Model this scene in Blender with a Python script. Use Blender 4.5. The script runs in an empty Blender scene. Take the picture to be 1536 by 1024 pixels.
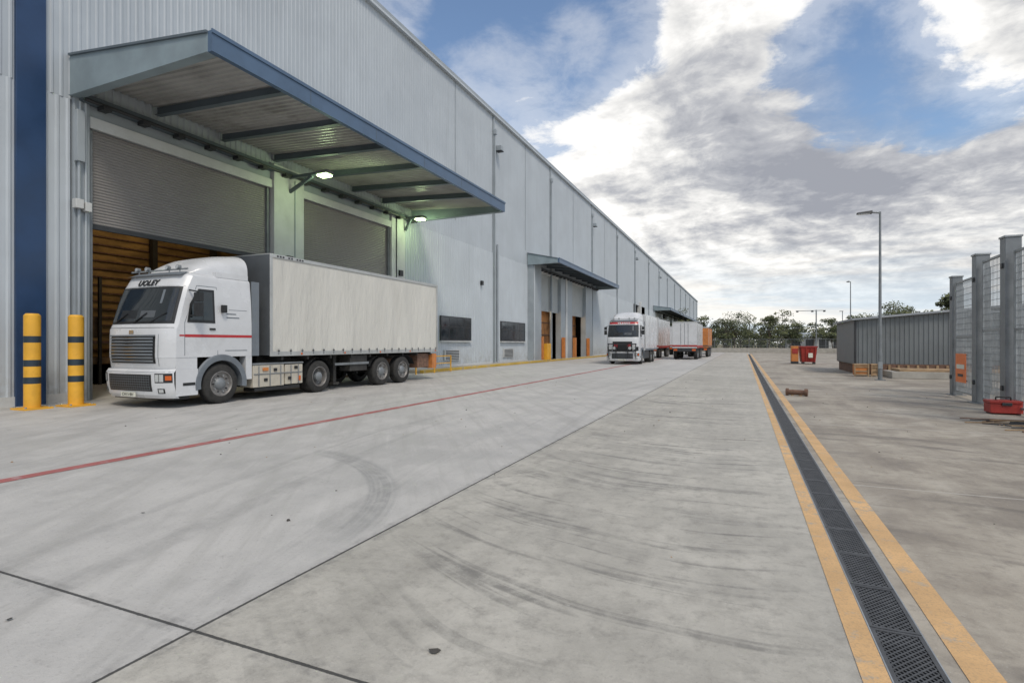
import bpy, math, random, bmesh
from mathutils import Vector, Matrix
random.seed(7)
S=bpy.context.scene
COL=S.collection
H=1.6; F=809.0; TH=math.radians(23.2)
def ray(u,v):
    xc=(u-768)/F; yc=(515-v)/F
    return Vector((-math.sin(TH)+math.cos(TH)*xc, math.cos(TH)+math.sin(TH)*xc, yc))

# ------------------------------------------------------------ materials
class NT:
    def __init__(s,tree): s.t=tree; s.n=tree.nodes; s.l=tree.links
    def new(s,k): return s.n.new(k)
    def put(s,sock,v):
        if hasattr(v,'is_output'): s.l.new(v,sock)
        elif isinstance(v,(tuple,list)):
            v=tuple(v)
            if len(sock.default_value)==4 and len(v)==3: v=v+(1,)
            sock.default_value=v
        else: sock.default_value=v
    def m(s,op,a,b=0,c=None,clamp=False):
        n=s.new('ShaderNodeMath'); n.operation=op; n.use_clamp=clamp
        s.put(n.inputs[0],a); s.put(n.inputs[1],b)
        if c is not None: s.put(n.inputs[2],c)
        return n.outputs[0]
    def ss(s,x,a,b,lo=0.0,hi=1.0):
        n=s.new('ShaderNodeMapRange'); n.interpolation_type='SMOOTHSTEP'
        s.put(n.inputs[0],x); n.inputs[1].default_value=a; n.inputs[2].default_value=b
        n.inputs[3].default_value=lo; n.inputs[4].default_value=hi
        return n.outputs[0]
    def mix(s,f,a,b,bt='MIX'):
        n=s.new('ShaderNodeMix'); n.data_type='RGBA'; n.blend_type=bt
        s.put(n.inputs[0],f); s.put(n.inputs[6],a); s.put(n.inputs[7],b)
        return n.outputs[2]
    def noise(s,vec,scale,detail=4,rough=.55,dist=0,w=None):
        n=s.new('ShaderNodeTexNoise'); n.inputs['Scale'].default_value=scale
        n.inputs['Detail'].default_value=detail; n.inputs['Roughness'].default_value=rough
        n.inputs['Distortion'].default_value=dist
        if vec is not None: s.l.new(vec,n.inputs['Vector'])
        return n.outputs[0]
    def comb(s,x,y,z=0.0):
        n=s.new('ShaderNodeCombineXYZ'); s.put(n.inputs[0],x); s.put(n.inputs[1],y); s.put(n.inputs[2],z)
        return n.outputs[0]
    def sep(s,v):
        n=s.new('ShaderNodeSeparateXYZ'); s.l.new(v,n.inputs[0]); return n.outputs
    def pos(s): return s.new('ShaderNodeNewGeometry').outputs['Position']

def base_mat(name):
    m=bpy.data.materials.new(name); m.use_nodes=True
    t=NT(m.node_tree); b=m.node_tree.nodes['Principled BSDF']
    return m,t,b
def mat(name,col,rough=.5,metal=0,var=.12,scale=2.0,bump=0,bscale=30,stretch=(1,1,1),dirt=0,spec=.5,emit=None,es=1,bd=.02):
    m,t,b=base_mat(name)
    p=t.pos()
    mp=t.new('ShaderNodeMapping'); mp.inputs['Scale'].default_value=stretch; t.l.new(p,mp.inputs['Vector']); v=mp.outputs[0]
    n=t.noise(v,scale,4,.6)
    f=t.ss(n,.3,.7)
    c=t.mix(f,tuple(x*(1-var) for x in col),tuple(min(1,x*(1+var)) for x in col))
    if dirt>0:
        n2=t.noise(v,scale*.4+.3,6,.7)
        c=t.mix(t.ss(n2,.5,.75,0,dirt),c,(col[0]*.35+.03,col[1]*.33+.025,col[2]*.3+.02))
    t.put(b.inputs['Base Color'],c)
    t.put(b.inputs['Roughness'],t.ss(n,.2,.8,max(.02,rough-.08),min(1,rough+.08)))
    b.inputs['Metallic'].default_value=metal
    b.inputs['Specular IOR Level'].default_value=spec
    if bump>0:
        bn=t.new('ShaderNodeBump'); bn.inputs['Strength'].default_value=bump; bn.inputs['Distance'].default_value=bd
        t.l.new(t.noise(v,bscale,4,.6),bn.inputs['Height']); t.l.new(bn.outputs[0],b.inputs['Normal'])
    if emit:
        b.inputs['Emission Color'].default_value=emit+(1,); b.inputs['Emission Strength'].default_value=es
    return m
def cladmat(name,col,sheet=1.0,streak=.22):
    m,t,b=base_mat(name); p=t.pos(); X,Y,Z=t.sep(p)
    n=t.noise(p,.5,4,.6)
    cell=t.m('FLOOR',t.m('DIVIDE',Y,sheet))
    wn=t.new('ShaderNodeTexWhiteNoise'); wn.noise_dimensions='1D'; t.l.new(cell,wn.inputs['W'])
    c=t.mix(t.ss(n,.3,.7),tuple(x*.94 for x in col),tuple(x*1.05 for x in col))
    c=t.mix(t.m('MULTIPLY',wn.outputs[0],.16),c,tuple(x*.72 for x in col))
    st=t.noise(t.comb(X,t.m('MULTIPLY',Y,5.0),t.m('MULTIPLY',Z,.22)),1.0,5,.65)
    c=t.mix(t.ss(st,.52,.75,0,streak),c,(col[0]*.5,col[1]*.48,col[2]*.44))
    foot=t.m('MULTIPLY',t.ss(Z,0,1.6,1,0),t.ss(t.noise(p,2.2,5,.7),.35,.65))
    c=t.mix(t.m('MULTIPLY',foot,.5),c,(.24,.22,.19))
    t.put(b.inputs['Base Color'],c); t.put(b.inputs['Roughness'],t.ss(n,.3,.7,.38,.52))
    return m

M={}
M['clad']=cladmat('wall_cladding_steel',(.48,.52,.55))
M['clad2']=cladmat('wall_cladding_upper',(.43,.468,.498))
M['trim']=mat('grey_steel_trim',(.31,.345,.37),.45,0,.08,1,dirt=.15)
M['ltrim']=mat('pale_painted_concrete',(.55,.56,.55),.6,0,.07,1.2,dirt=.3)
M['blue']=mat('navy_painted_steel',(.016,.046,.115),.35,0,.15,1,dirt=.06)
M['fascia']=mat('blue_fascia',(.075,.125,.20),.4,0,.12,1.2,dirt=.15)
M['beam']=mat('canopy_beam_paint',(.10,.125,.145),.5,0,.12,1)
M['beaml']=mat('canopy_end_beam_paint',(.23,.285,.31),.5,0,.12,1,dirt=.2)
M['soffit']=mat('soffit_sheet',(.38,.372,.355),.4,.0,.12,.8,dirt=.55)
M['shut']=mat('roller_shutter',(.245,.23,.22),.5,0,.07,.5,dirt=.15)
M['shutl']=mat('roller_shutter_pale',(.42,.44,.43),.5,0,.07,.5,dirt=.12)
M['dark']=mat('dark_steel',(.03,.032,.035),.5,0,.2,4)
M['black']=mat('black_plastic',(.016,.017,.018),.45,0,.2,6)
M['glass']=mat('dark_glass',(.012,.016,.018),.06,0,.2,3,spec=.8)
M['winglass']=mat('window_glass',(.02,.026,.032),.1,0,.3,2,spec=.8)
M['white']=mat('white_truck_paint',(.60,.61,.62),.26,0,.04,1.2,dirt=.22)
M['cream']=mat('cream_fairing',(.50,.46,.38),.45,0,.06,4,dirt=.5)
M['curtain']=mat('trailer_tarpaulin',(.60,.585,.53),.5,0,.06,.6,bump=.8,bscale=1.7,stretch=(1,.9,.22),dirt=.22,bd=.15)
M['rail']=mat('trailer_rail',(.43,.44,.43),.4,.3,.1,2,dirt=.25)
M['tgrey']=mat('trailer_front_shaded_grey',(.10,.11,.12),.5,0,.1,2,dirt=.1)  # shadow on the trailer's front face is put into this grey
M['tyre']=mat('tyre_rubber',(.030,.029,.027),.85,0,.35,8,dirt=0)
M['rim']=mat('wheel_rim',(.22,.21,.20),.5,.4,.25,8,dirt=.45)
M['chass']=mat('chassis',(.035,.033,.030),.7,0,.3,5,dirt=.2)
M['red']=mat('red_paint',(.42,.025,.03),.35,0,.1,3)
M['redd']=mat('red_box_paint',(.36,.035,.026),.55,0,.2,3,dirt=.4)
M['orange']=mat('orange_paint',(.52,.19,.05),.6,0,.2,3,dirt=.4)
M['hivis']=mat('orange_sign_sheet',(.80,.20,.05),.5,0,.08,3,dirt=.2)
M['yel']=mat('yellow_bollard_paint',(.74,.39,.035),.5,0,.10,3,dirt=.5)
M['navyb']=mat('bollard_dark_band',(.02,.035,.05),.5,0,.1,3)
M['fender']=mat('blue_grey_fender',(.15,.17,.19),.5,0,.1,3,dirt=.15)
M['amber']=mat('amber_lens',(.6,.12,.02),.2,0,.1,3)
M['lamp']=mat('clear_lens',(.6,.62,.62),.12,.4,.1,10)
M['plate']=mat('number_plate',(.7,.7,.6),.5,0,.05,3)
M['chrome']=mat('chrome',(.55,.57,.58),.18,.9,.05,3)
M['glow']=mat('lamp_lens_lit',(.8,.95,.7),.3,emit=(.68,1.0,.42),es=12)
M['warm']=mat('warm_tube_lit',(.9,.8,.6),.3,emit=(1,.78,.42),es=4)
M['must']=mat('interior_mustard_lining',(.32,.20,.07),.7,0,.4,.8,dirt=.6,stretch=(1,1,3))
M['brown']=mat('cartons',(.20,.12,.055),.8,0,.4,1.5,dirt=.3)
M['brownl']=mat('lit_brown_backing',(.34,.16,.06),.8,0,.4,1.2,dirt=.3)  # brown bay backing, colour raised so the interior looks lit
M['galv']=mat('galvanised_steel',(.32,.34,.35),.45,.4,.15,4,dirt=.15)
M['galvd']=mat('gate_post_steel',(.20,.215,.225),.5,.2,.15,3,dirt=.2)
M['shed']=mat('shed_cladding',(.16,.175,.18),.5,0,.08,.7,dirt=.2)
M['shedr']=mat('shed_roof_edge',(.30,.32,.34),.45,0,.08,.7)
M['timber']=mat('weathered_timber',(.34,.23,.13),.8,0,.3,3,dirt=.45,stretch=(1,.3,4))
M['rust']=mat('rusty_brown',(.16,.09,.06),.8,0,.35,9,dirt=.3)
M['bark']=mat('bark',(.12,.10,.08),.9,0,.3,5)
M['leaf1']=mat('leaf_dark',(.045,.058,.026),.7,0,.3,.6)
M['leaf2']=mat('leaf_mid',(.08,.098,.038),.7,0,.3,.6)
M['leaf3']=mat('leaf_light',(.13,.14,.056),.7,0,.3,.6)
M['kerb']=mat('concrete_kerb',(.38,.36,.32),.85,0,.12,2,bump=.2,dirt=.25)
M['grass']=mat('dry_grass',(.16,.14,.075),.95,0,.3,.4,bump=.3,bscale=8)
M['grate']=mat('cast_iron_grate',(.075,.078,.082),.5,.3,.3,9,dirt=.2)
M['pit']=mat('drain_channel',(.02,.02,.02),.9,0,.2,5)
M['debris']=mat('small_debris',(.06,.055,.048),.9,0,.4,9)

def worn(name,col,under,lo,hi,scale=6):
    m,t,b=base_mat(name); p=t.pos()
    n=t.noise(p,scale,7,.72); n2=t.noise(p,.9,5,.6); n3=t.noise(p,70,3,.65)
    s=t.m('ADD',n,t.m('MULTIPLY',t.m('SUBTRACT',n2,.5),.5))
    c=t.mix(t.ss(n2,.3,.7),tuple(x*.80 for x in col),tuple(x*1.1 for x in col))
    c=t.mix(t.ss(s,lo,hi),c,under)
    c=t.mix(t.ss(n,.35,.6,0,.25),c,tuple(x*.7 for x in col))
    c=t.mix(t.ss(n3,.45,.8,0,.45),c,tuple(x*.4 for x in under))
    t.put(b.inputs['Base Color'],c); b.inputs['Roughness'].default_value=.75
    bn=t.new('ShaderNodeBump'); bn.inputs['Strength'].default_value=.35; bn.inputs['Distance'].default_value=.01
    t.l.new(n3,bn.inputs['Height']); t.l.new(bn.outputs[0],b.inputs['Normal'])
    return m
M['yline']=worn('worn_yellow_line',(.67,.42,.195),(.40,.37,.31),.53,.68)
M['ykerb']=worn('worn_yellow_kerb',(.58,.38,.06),(.34,.32,.28),.54,.66,4)
M['rline']=worn('worn_red_line',(.42,.13,.12),(.42,.40,.39),.52,.68)

def ground_mat():
    m,t,b=base_mat('concrete_pavement'); p=t.pos(); X,Y,Z=t.sep(p)
    big=t.noise(p,.22,3,.55); mid=t.noise(p,1.1,6,.68); fine=t.noise(p,34,4,.75); mott=t.noise(p,6,7,.74); grit=t.noise(p,120,2,.7)
    wear=t.noise(t.comb(t.m('MULTIPLY',X,1.6),t.m('MULTIPLY',Y,.10)),1.0,5,.65,.3)
    dg=t.noise(t.comb(t.m('MULTIPLY',t.m('ADD',X,t.m('MULTIPLY',Y,.7)),2.6),t.m('MULTIPLY',t.m('SUBTRACT',X,Y),.16)),1.0,5,.66)
    f=t.m('ADD',t.m('MULTIPLY',mid,.45),t.m('ADD',t.m('MULTIPLY',big,.3),t.m('MULTIPLY',wear,.25)))
    f=t.ss(f,.38,.62)
    L=t.mix(f,(.405,.396,.375),(.52,.505,.475)); L=t.mix(t.ss(dg,.46,.68,0,.5),L,(.365,.355,.33)); L=t.mix(t.ss(dg,.45,.25,0,.5),L,(.575,.56,.53))
    C=t.mix(f,(.345,.328,.288),(.51,.487,.43)); C=t.mix(t.ss(mott,.44,.66,0,.5),C,(.27,.255,.225))
    R=t.mix(f,(.28,.243,.195),(.45,.41,.34)); R=t.mix(t.ss(mott,.46,.68,0,.45),R,(.20,.172,.143))
    bigst=t.noise(p,.5,6,.68,.6)
    R=t.mix(t.ss(bigst,.46,.62,0,.55),R,(.165,.14,.115))
    R=t.mix(t.ss(bigst,.42,.30,0,.5),R,(.51,.47,.40))
    w=t.m('MULTIPLY',t.m('SUBTRACT',fine,.5),.010)
    Xw=t.m('ADD',X,w); Yw=t.m('ADD',Y,w)
    mL=t.m('LESS_THAN',Xw,-2.82); mR=t.m('GREATER_THAN',X,.9)
    c=t.mix(mL,C,L); c=t.mix(mR,c,R)
    mM=t.m('MULTIPLY',t.m('SUBTRACT',1,mL),t.m('SUBTRACT',1,mR))
    x6=t.m('ADD',X,.5)
    wob=t.m('MULTIPLY',t.m('SUBTRACT',t.noise(p,.45,1,.5),.5),.6)
    tt=t.m('ADD',t.m('SUBTRACT',Y,t.m('MULTIPLY',t.m('MULTIPLY',x6,x6),.16)),wob)
    arc=t.noise(t.comb(t.m('MULTIPLY',tt,3.6),t.m('MULTIPLY',X,.22)),1.0,2,.6)
    arc2=t.noise(t.comb(t.m('MULTIPLY',tt,9.0),t.m('MULTIPLY',X,.35),3.3),1.0,2,.6)
    arc3=t.noise(t.comb(t.m('MULTIPLY',tt,28.0),t.m('MULTIPLY',X,.7),1.3),1.0,2,.6)
    pat=t.noise(p,.8,3,.6)
    am=t.m('MAXIMUM',t.ss(arc,.55,.61,0,.62),t.ss(arc2,.59,.65,0,.50))
    am=t.m('MULTIPLY',am,t.ss(pat,.34,.56,.18,1)); am=t.m('MULTIPLY',am,t.ss(mott,.30,.56,.3,1)); am=t.m('MULTIPLY',am,t.ss(arc3,.3,.6,.4,1))
    edge=t.m('MULTIPLY',t.ss(X,-2.9,-2.1),t.ss(X,.0,.45,1,0))
    am=t.m('MULTIPLY',t.m('MULTIPLY',am,mM),t.m('MULTIPLY',edge,t.m('MULTIPLY',t.ss(Y,1.8,3.4,.25,1),t.ss(Y,22,60,1,.3))))
    c=t.mix(am,c,(.13,.126,.118))
    dx=t.m('ADD',X,6.4); dy=t.m('SUBTRACT',Y,2.8)
    r=t.m('SQRT',t.m('ADD',t.m('MULTIPLY',dx,dx),t.m('MULTIPLY',dy,dy)))
    ring=t.m('MULTIPLY',t.ss(r,3.28,3.34),t.ss(r,3.55,3.68,1,0))
    rn=t.noise(t.comb(t.m('MULTIPLY',r,22),t.m('MULTIPLY',X,.6)),1.0,2,.6)
    ring=t.m('MULTIPLY',t.m('MULTIPLY',ring,mL),t.m('MULTIPLY',t.ss(Y,2.9,4.2),t.m('MULTIPLY',t.ss(X,-6.2,-5.0),t.m('MULTIPLY',t.ss(rn,.3,.6,.4,1),t.ss(mott,.3,.6,.25,.65)))))
    c=t.mix(ring,c,(.25,.248,.24))
    t3=t.m('SUBTRACT',X,t.m('MULTIPLY',t.m('MULTIPLY',t.m('SUBTRACT',Y,14),t.m('SUBTRACT',Y,14)),.012))
    lt=t.noise(t.comb(t.m('MULTIPLY',t3,2.2),t.m('MULTIPLY',Y,.07),5.0),1.0,4,.65)
    c=t.mix(t.m('MULTIPLY',t.m('MULTIPLY',t.ss(lt,.54,.66,0,.32),mL),t.ss(mott,.3,.6,.3,1)),c,(.25,.245,.235))
    x7=t.m('SUBTRACT',X,1.2)
    t2=t.m('SUBTRACT',Y,t.m('MULTIPLY',t.m('MULTIPLY',x7,x7),-.10))
    a3=t.noise(t.comb(t.m('MULTIPLY',t2,1.8),t.m('MULTIPLY',X,.25),7.1),1.0,4,.65)
    c=t.mix(t.m('MULTIPLY',t.m('MULTIPLY',t.ss(a3,.54,.62,0,.55),mR),t.ss(pat,.4,.6,.2,1)),c,(.13,.115,.10))
    c=t.mix(t.ss(mott,.56,.74,0,.3),c,(.20,.19,.172))
    c=t.mix(t.ss(fine,.54,.76,0,.45),c,(.18,.172,.158))
    c=t.mix(t.ss(fine,.42,.24,0,.4),c,(.63,.61,.57))
    c=t.mix(t.ss(grit,.60,.78,0,.5),c,(.12,.115,.11))
    vo=t.new('ShaderNodeTexVoronoi'); vo.inputs['Scale'].default_value=.8; t.l.new(p,vo.inputs['Vector'])
    d=t.m('ADD',vo.outputs['Distance'],t.m('MULTIPLY',mott,.06))
    c=t.mix(t.ss(d,.050,.070,.5,0),c,(.09,.088,.083))
    def line(v,w_): return t.ss(t.m('ABSOLUTE',v),w_*.55,w_,1,0)
    j1=line(t.m('ADD',Xw,2.82),.014)
    j2=t.m('MULTIPLY',line(t.m('SUBTRACT',Yw,2.065),.013),t.m('LESS_THAN',X,.52))
    j4=t.m('MULTIPLY',line(t.m('SUBTRACT',Yw,16.4),.03),t.m('LESS_THAN',X,-2.82))
    jj=t.m('MAXIMUM',j1,j2); jj2=t.m('MULTIPLY',j4,.35)
    soft=t.m('MAXIMUM',line(t.m('ADD',Xw,2.82),.09),t.m('MULTIPLY',line(t.m('SUBTRACT',Yw,2.065),.08),t.m('LESS_THAN',X,.52)))
    c=t.mix(t.m('MULTIPLY',soft,t.ss(mott,.4,.7,.05,.45)),c,(.16,.155,.15))
    c=t.mix(t.m('MULTIPLY',jj,.9),c,(.035,.035,.034)); c=t.mix(jj2,c,(.1,.1,.1))
    j3=t.m('MULTIPLY',line(t.m('SUBTRACT',Yw,7.15),.02),t.m('GREATER_THAN',X,1.14))
    j6=t.m('MULTIPLY',line(t.m('SUBTRACT',Yw,12.2),.03),t.m('GREATER_THAN',X,1.14))
    c=t.mix(t.m('MULTIPLY',t.m('MAXIMUM',j3,j6),.6),c,(.50,.47,.42))
    t.put(b.inputs['Base Color'],c)
    t.put(b.inputs['Roughness'],t.ss(mid,.3,.7,.55,.8))
    b.inputs['Specular IOR Level'].default_value=.35
    bn=t.new('ShaderNodeBump'); bn.inputs['Strength'].default_value=.5; bn.inputs['Distance'].default_value=.012
    h=t.m('SUBTRACT',t.m('ADD',t.m('MULTIPLY',fine,.8),mott),t.m('MULTIPLY',jj,1.2))
    t.l.new(h,bn.inputs['Height']); t.l.new(bn.outputs[0],b.inputs['Normal'])
    return m
M['ground']=ground_mat()

# ------------------------------------------------------------ mesh builder
def empty(name,loc=(0,0,0)):
    o=bpy.data.objects.new(name,None); o.location=loc; COL.objects.link(o); return o
class MB:
    def __init__(s): s.v=[]; s.f=[]; s.m=[]; s.mats=[]
    def mi(s,k):
        if k not in s.mats: s.mats.append(k)
        return s.mats.index(k)
    def face(s,pts,k):
        i=len(s.v); s.v+= [tuple(p) for p in pts]; s.f.append(tuple(range(i,i+len(pts)))); s.m.append(s.mi(k))
    def box(s,x0,x1,y0,y1,z0,z1,k):
        i=len(s.v); s.v+=[(x0,y0,z0),(x1,y0,z0),(x1,y1,z0),(x0,y1,z0),(x0,y0,z1),(x1,y0,z1),(x1,y1,z1),(x0,y1,z1)]
        for q in ((3,2,1,0),(4,5,6,7),(0,1,5,4),(1,2,6,5),(2,3,7,6),(3,0,4,7)):
            s.f.append(tuple(i+a for a in q)); s.m.append(s.mi(k))
    def hexa(s,P,k):
        i=len(s.v); s.v+=[tuple(p) for p in P]
        for q in ((3,2,1,0),(4,5,6,7),(0,1,5,4),(1,2,6,5),(2,3,7,6),(3,0,4,7)):
            s.f.append(tuple(i+a for a in q)); s.m.append(s.mi(k))
    def beam(s,p0,p1,w,h,k):
        p0=Vector(p0);p1=Vector(p1); d=(p1-p0).normalized(); up=Vector((0,0,1))
        if abs(d.z)>.95: up=Vector((0,1,0))
        r=d.cross(up).normalized()*w/2; u=r.cross(d).normalized()*h/2
        s.hexa([p0-r-u,p0+r-u,p1+r-u,p1-r-u,p0-r+u,p0+r+u,p1+r+u,p1-r+u],k)
    def cyl(s,p0,p1,r0,k,n=16,r1=None,cap=True):
        p0=Vector(p0);p1=Vector(p1); r1=r0 if r1 is None else r1
        d=(p1-p0).normalized(); a=Vector((0,0,1)) if abs(d.z)<.9 else Vector((1,0,0))
        x=d.cross(a).normalized(); y=d.cross(x).normalized(); i=len(s.v)
        for j in range(n):
            c=2*math.pi*j/n; e=x*math.cos(c)+y*math.sin(c)
            s.v.append(tuple(p0+e*r0)); s.v.append(tuple(p1+e*r1))
        for j in range(n):
            k2=(j+1)%n; s.f.append((i+2*j,i+2*j+1,i+2*k2+1,i+2*k2)); s.m.append(s.mi(k))
        if cap:
            s.f.append(tuple(i+2*j for j in range(n))); s.m.append(s.mi(k))
            s.f.append(tuple(i+2*j+1 for j in reversed(range(n)))); s.m.append(s.mi(k))
    def grid(s,fn,nu,nv,k,closeu=False):
        i=len(s.v)
        for a in range(nu+1):
            for b in range(nv+1): s.v.append(tuple(fn(a/nu,b/nv)))
        for a in range(nu):
            for b in range(nv):
                q=i+a*(nv+1)+b; s.f.append((q,q+nv+1,q+nv+2,q+1)); s.m.append(s.mi(k))
    def revx(s,prof,cx,cy,cz,k,n=32):
        i=len(s.v); L=len(prof)
        for j in range(n):
            a=2*math.pi*j/n
            for (x,r) in prof: s.v.append((cx+x,cy+r*math.cos(a),cz+r*math.sin(a)))
        for j in range(n):
            for q in range(L-1):
                a0=i+j*L+q; b0=i+((j+1)%n)*L+q
                s.f.append((a0,a0+1,b0+1,b0)); s.m.append(s.mi(k))
    def corr(s,x,y0,y1,z0,z1,p,d,k):
        n=max(1,round((y1-y0)/p)); p=(y1-y0)/n; pts=[]
        for j in range(n):
            b=y0+j*p; pts+=[(b,0),(b+.55*p,0),(b+.68*p,d),(b+.87*p,d)]
        pts.append((y1,0)); i=len(s.v)
        for (y,o) in pts: s.v.append((x+o,y,z0)); s.v.append((x+o,y,z1))
        for j in range(len(pts)-1): s.f.append((i+2*j,i+2*j+2,i+2*j+3,i+2*j+1)); s.m.append(s.mi(k))
    def corrh(s,x,y0,y1,z0,z1,p,d,k):
        n=max(1,round((z1-z0)/p)); p=(z1-z0)/n; pts=[]
        for j in range(n):
            b=z0+j*p; pts+=[(b,0),(b+.25*p,d*.8),(b+.5*p,d),(b+.75*p,d*.8)]
        pts.append((z1,0)); i=len(s.v)
        for (z,o) in pts: s.v.append((x+o,y0,z)); s.v.append((x+o,y1,z))
        for j in range(len(pts)-1): s.f.append((i+2*j,i+2*j+1,i+2*j+3,i+2*j+2)); s.m.append(s.mi(k))
    def done(s,name,parent=None,loc=(0,0,0),bevel=0,ang=35,smooth=True,merge=False,recalc=False):
        me=bpy.data.meshes.new(name); me.from_pydata(s.v,[],s.f)
        for k in s.mats: me.materials.append(M[k])
        me.polygons.foreach_set('material_index',s.m)
        if merge or recalc:
            bm=bmesh.new(); bm.from_mesh(me)
            if merge: bmesh.ops.remove_doubles(bm,verts=bm.verts,dist=.0008)
            bmesh.ops.recalc_face_normals(bm,faces=bm.faces); bm.to_mesh(me); bm.free()
        me.update()
        if smooth:
            me.polygons.foreach_set('use_smooth',[True]*len(me.polygons))
            me.set_sharp_from_angle(angle=math.radians(ang))
        o=bpy.data.objects.new(name,me); o.location=loc; COL.objects.link(o)
        if parent: o.parent=parent
        if bevel>0:
            md=o.modifiers.new('bevel','BEVEL'); md.width=bevel; md.segments=2; md.limit_method='ANGLE'; md.angle_limit=math.radians(40)
            md.harden_normals=False
        return o

# ------------------------------------------------------------ ground
g=MB()
xs=[-1500,-60,-17,-2.82,.65,.905,6,60,1500]; ys=[-600,0,30,90,250,2500]
for a in range(len(xs)-1):
    for b in range(len(ys)-1):
        ch=(a==4 and b in(1,2))
        if ch:
            x0,x1,y0,y1=xs[a],xs[a+1],ys[b],ys[b+1]
            g.face([(x0,y0,-.2),(x1,y0,-.2),(x1,y1,-.2),(x0,y1,-.2)],'pit')
            g.face([(x0,y0,0),(x0,y0,-.2),(x0,y1,-.2),(x0,y1,0)],'pit')
            g.face([(x1,y0,0),(x1,y1,0),(x1,y1,-.2),(x1,y0,-.2)],'pit')
        else:
            g.face([(xs[a],ys[b],0),(xs[a+1],ys[b],0),(xs[a+1],ys[b+1],0),(xs[a],ys[b+1],0)],'ground')
g.done('ground',smooth=False)
dr=empty('drain_grate')
p=MB(); x0,x1=.655,.90; L=.6
p.box(x0,x0+.022,.004,L-.004,-.04,.002,'grate'); p.box(x1-.022,x1,.004,L-.004,-.04,.002,'grate')
for y in (.004,L-.026): p.box(x0+.022,x1-.022,y,y+.022,-.04,.0015,'grate')
st=(L-.05)/14
for j in range(-6,15):
    for sg in (1,-1):
        ya=.025+j*st if sg==1 else .025+(j+6)*st
        yb=ya+sg*6*st
        xa,xb=x0+.022,x1-.022
        lo,hi=.026,L-.026
        def clip(xa,ya,xb,yb):
            t0,t1=0,1
            dy=yb-ya
            if dy>0: t0=max(t0,(lo-ya)/dy); t1=min(t1,(hi-ya)/dy)
            else: t0=max(t0,(hi-ya)/dy); t1=min(t1,(lo-ya)/dy)
            return t0,t1
        t0,t1=clip(xa,ya,xb,yb)
        if t1-t0<.05: continue
        A=(xa+(xb-xa)*t0,ya+(yb-ya)*t0,-.012); B=(xa+(xb-xa)*t1,ya+(yb-ya)*t1,-.012)
        p.beam(A,B,.009,.022 if sg==1 else .021,'grate')
o=p.done('grate_panels',dr,(0,.0,0),smooth=False)
md=o.modifiers.new('arr','ARRAY'); md.use_relative_offset=False; md.use_constant_offset=True; md.constant_offset_displace=(0,.6,0); md.count=148
fr=MB(); fr.box(.648,.655,0,90,-.05,.003,'galv'); fr.box(.90,.907,0,90,-.05,.003,'galv')
fr.done('rim',dr,smooth=False)
for nm,a,b,k in (('yellow_line',.520,.644,'yline'),('yellow_line',.985,1.145,'yline'),('red_line',-8.03,-7.82,'rline')):
    q=MB(); n=60
    y0,y1=(-.5,89) if k=='yline' else (-6,60)
    for j in range(n): q.face([(a,y0+(y1-y0)*j/n,.004),(b,y0+(y1-y0)*j/n,.004),(b,y0+(y1-y0)*(j+1)/n,.004),(a,y0+(y1-y0)*(j+1)/n,.004)],k)
    q.done(nm,smooth=False,merge=True)
q=MB()
for k in range(170):
    x=random.uniform(-12,6); y=random.uniform(2,26); 
    if .4<x<1.2: x+=1
    s_=random.uniform(.006,.022); h_=s_*random.uniform(.4,.8)
    a=random.uniform(0,3); c_,d_=math.cos(a)*s_,math.sin(a)*s_
    q.hexa([(x-c_,y-d_,0.001),(x+d_,y-c_,0.001),(x+c_,y+d_,0.001),(x-d_*.7,y+c_,0.001),(x-c_*.6,y-d_*.6,h_),(x+d_*.6,y-c_*.6,h_),(x+c_*.6,y+d_*.5,h_*.8),(x-d_*.5,y+c_*.6,h_)],random.choice(['debris','debris','timber','kerb']))
for (x,y,s_) in ((-1.47,2.41,.03),(-3.9,1.72,.018),(-5.2,3.3,.016)):
    pts=[(x+math.cos(a*.785)*s_*random.uniform(.6,1.3),y+math.sin(a*.785)*s_*random.uniform(.6,1.2),.006+random.uniform(0,.008)) for a in range(8)]
    q.face(pts,'debris')
q.done('gravel_debris',smooth=False)

# ------------------------------------------------------------ warehouse
W=empty('warehouse_building'); X0=-17.0; HT=18.7
b=MB()
b.corr(X0,-12,230,8.3,HT-.25,.22,.020,'clad2')
for (y0,y1) in ((-12,8.85),(24.65,43.0),(63.5,91.5),(103,113)):
    b.corr(X0,y0,y1,.25,8.3,.26,.035,'clad'); b.box(X0-.1,X0+.035,y0,y1,0,.25,'ltrim')
b.done('wall_cladding',W,smooth=False)
t=MB()
t.box(X0-.3,X0+.16,-12,230,HT-.25,HT+.05,'trim'); t.box(X0-.25,X0+.22,-12,230,HT-.32,HT-.2,'clad')
t.box(-70,X0-.3,-12,230,HT-.6,HT-.1,'trim'); t.box(-70.3,-70,-12,230,0,HT,'clad')
t.box(-70,X0,-12.3,-12,0,HT,'clad'); t.box(-70,X0,230,230.3,0,HT,'clad')
for y in (36.1,48.9,64.2,78.4,92.5,107,121,135,150,165,180,195,210,225):
    t.box(X0+.02,X0+.10,y-.10,y+.10,.2,HT-.3,'trim'); 
    t.cyl((X0+.16,y+.0,.2),(X0+.16,y,HT-1.6),.065,'trim',10)
    t.box(X0+.1,X0+.28,y-.14,y+.14,HT-1.7,HT-1.35,'trim')
for y in (30.4,42.5,56.5,71): t.box(X0+.015,X0+.035,y-.03,y+.03,9.5,HT-.3,'trim')
for y in (36.4,64.5,92.8,121.4):
    t.box(X0+.1,X0+.55,y-.1,y+.35,15.9,16.25,'trim'); t.box(X0+.15,X0+.6,y-.06,y+.3,15.83,15.9,'dark')
t.done('roof_edge_and_downpipes',W,smooth=False)
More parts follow.
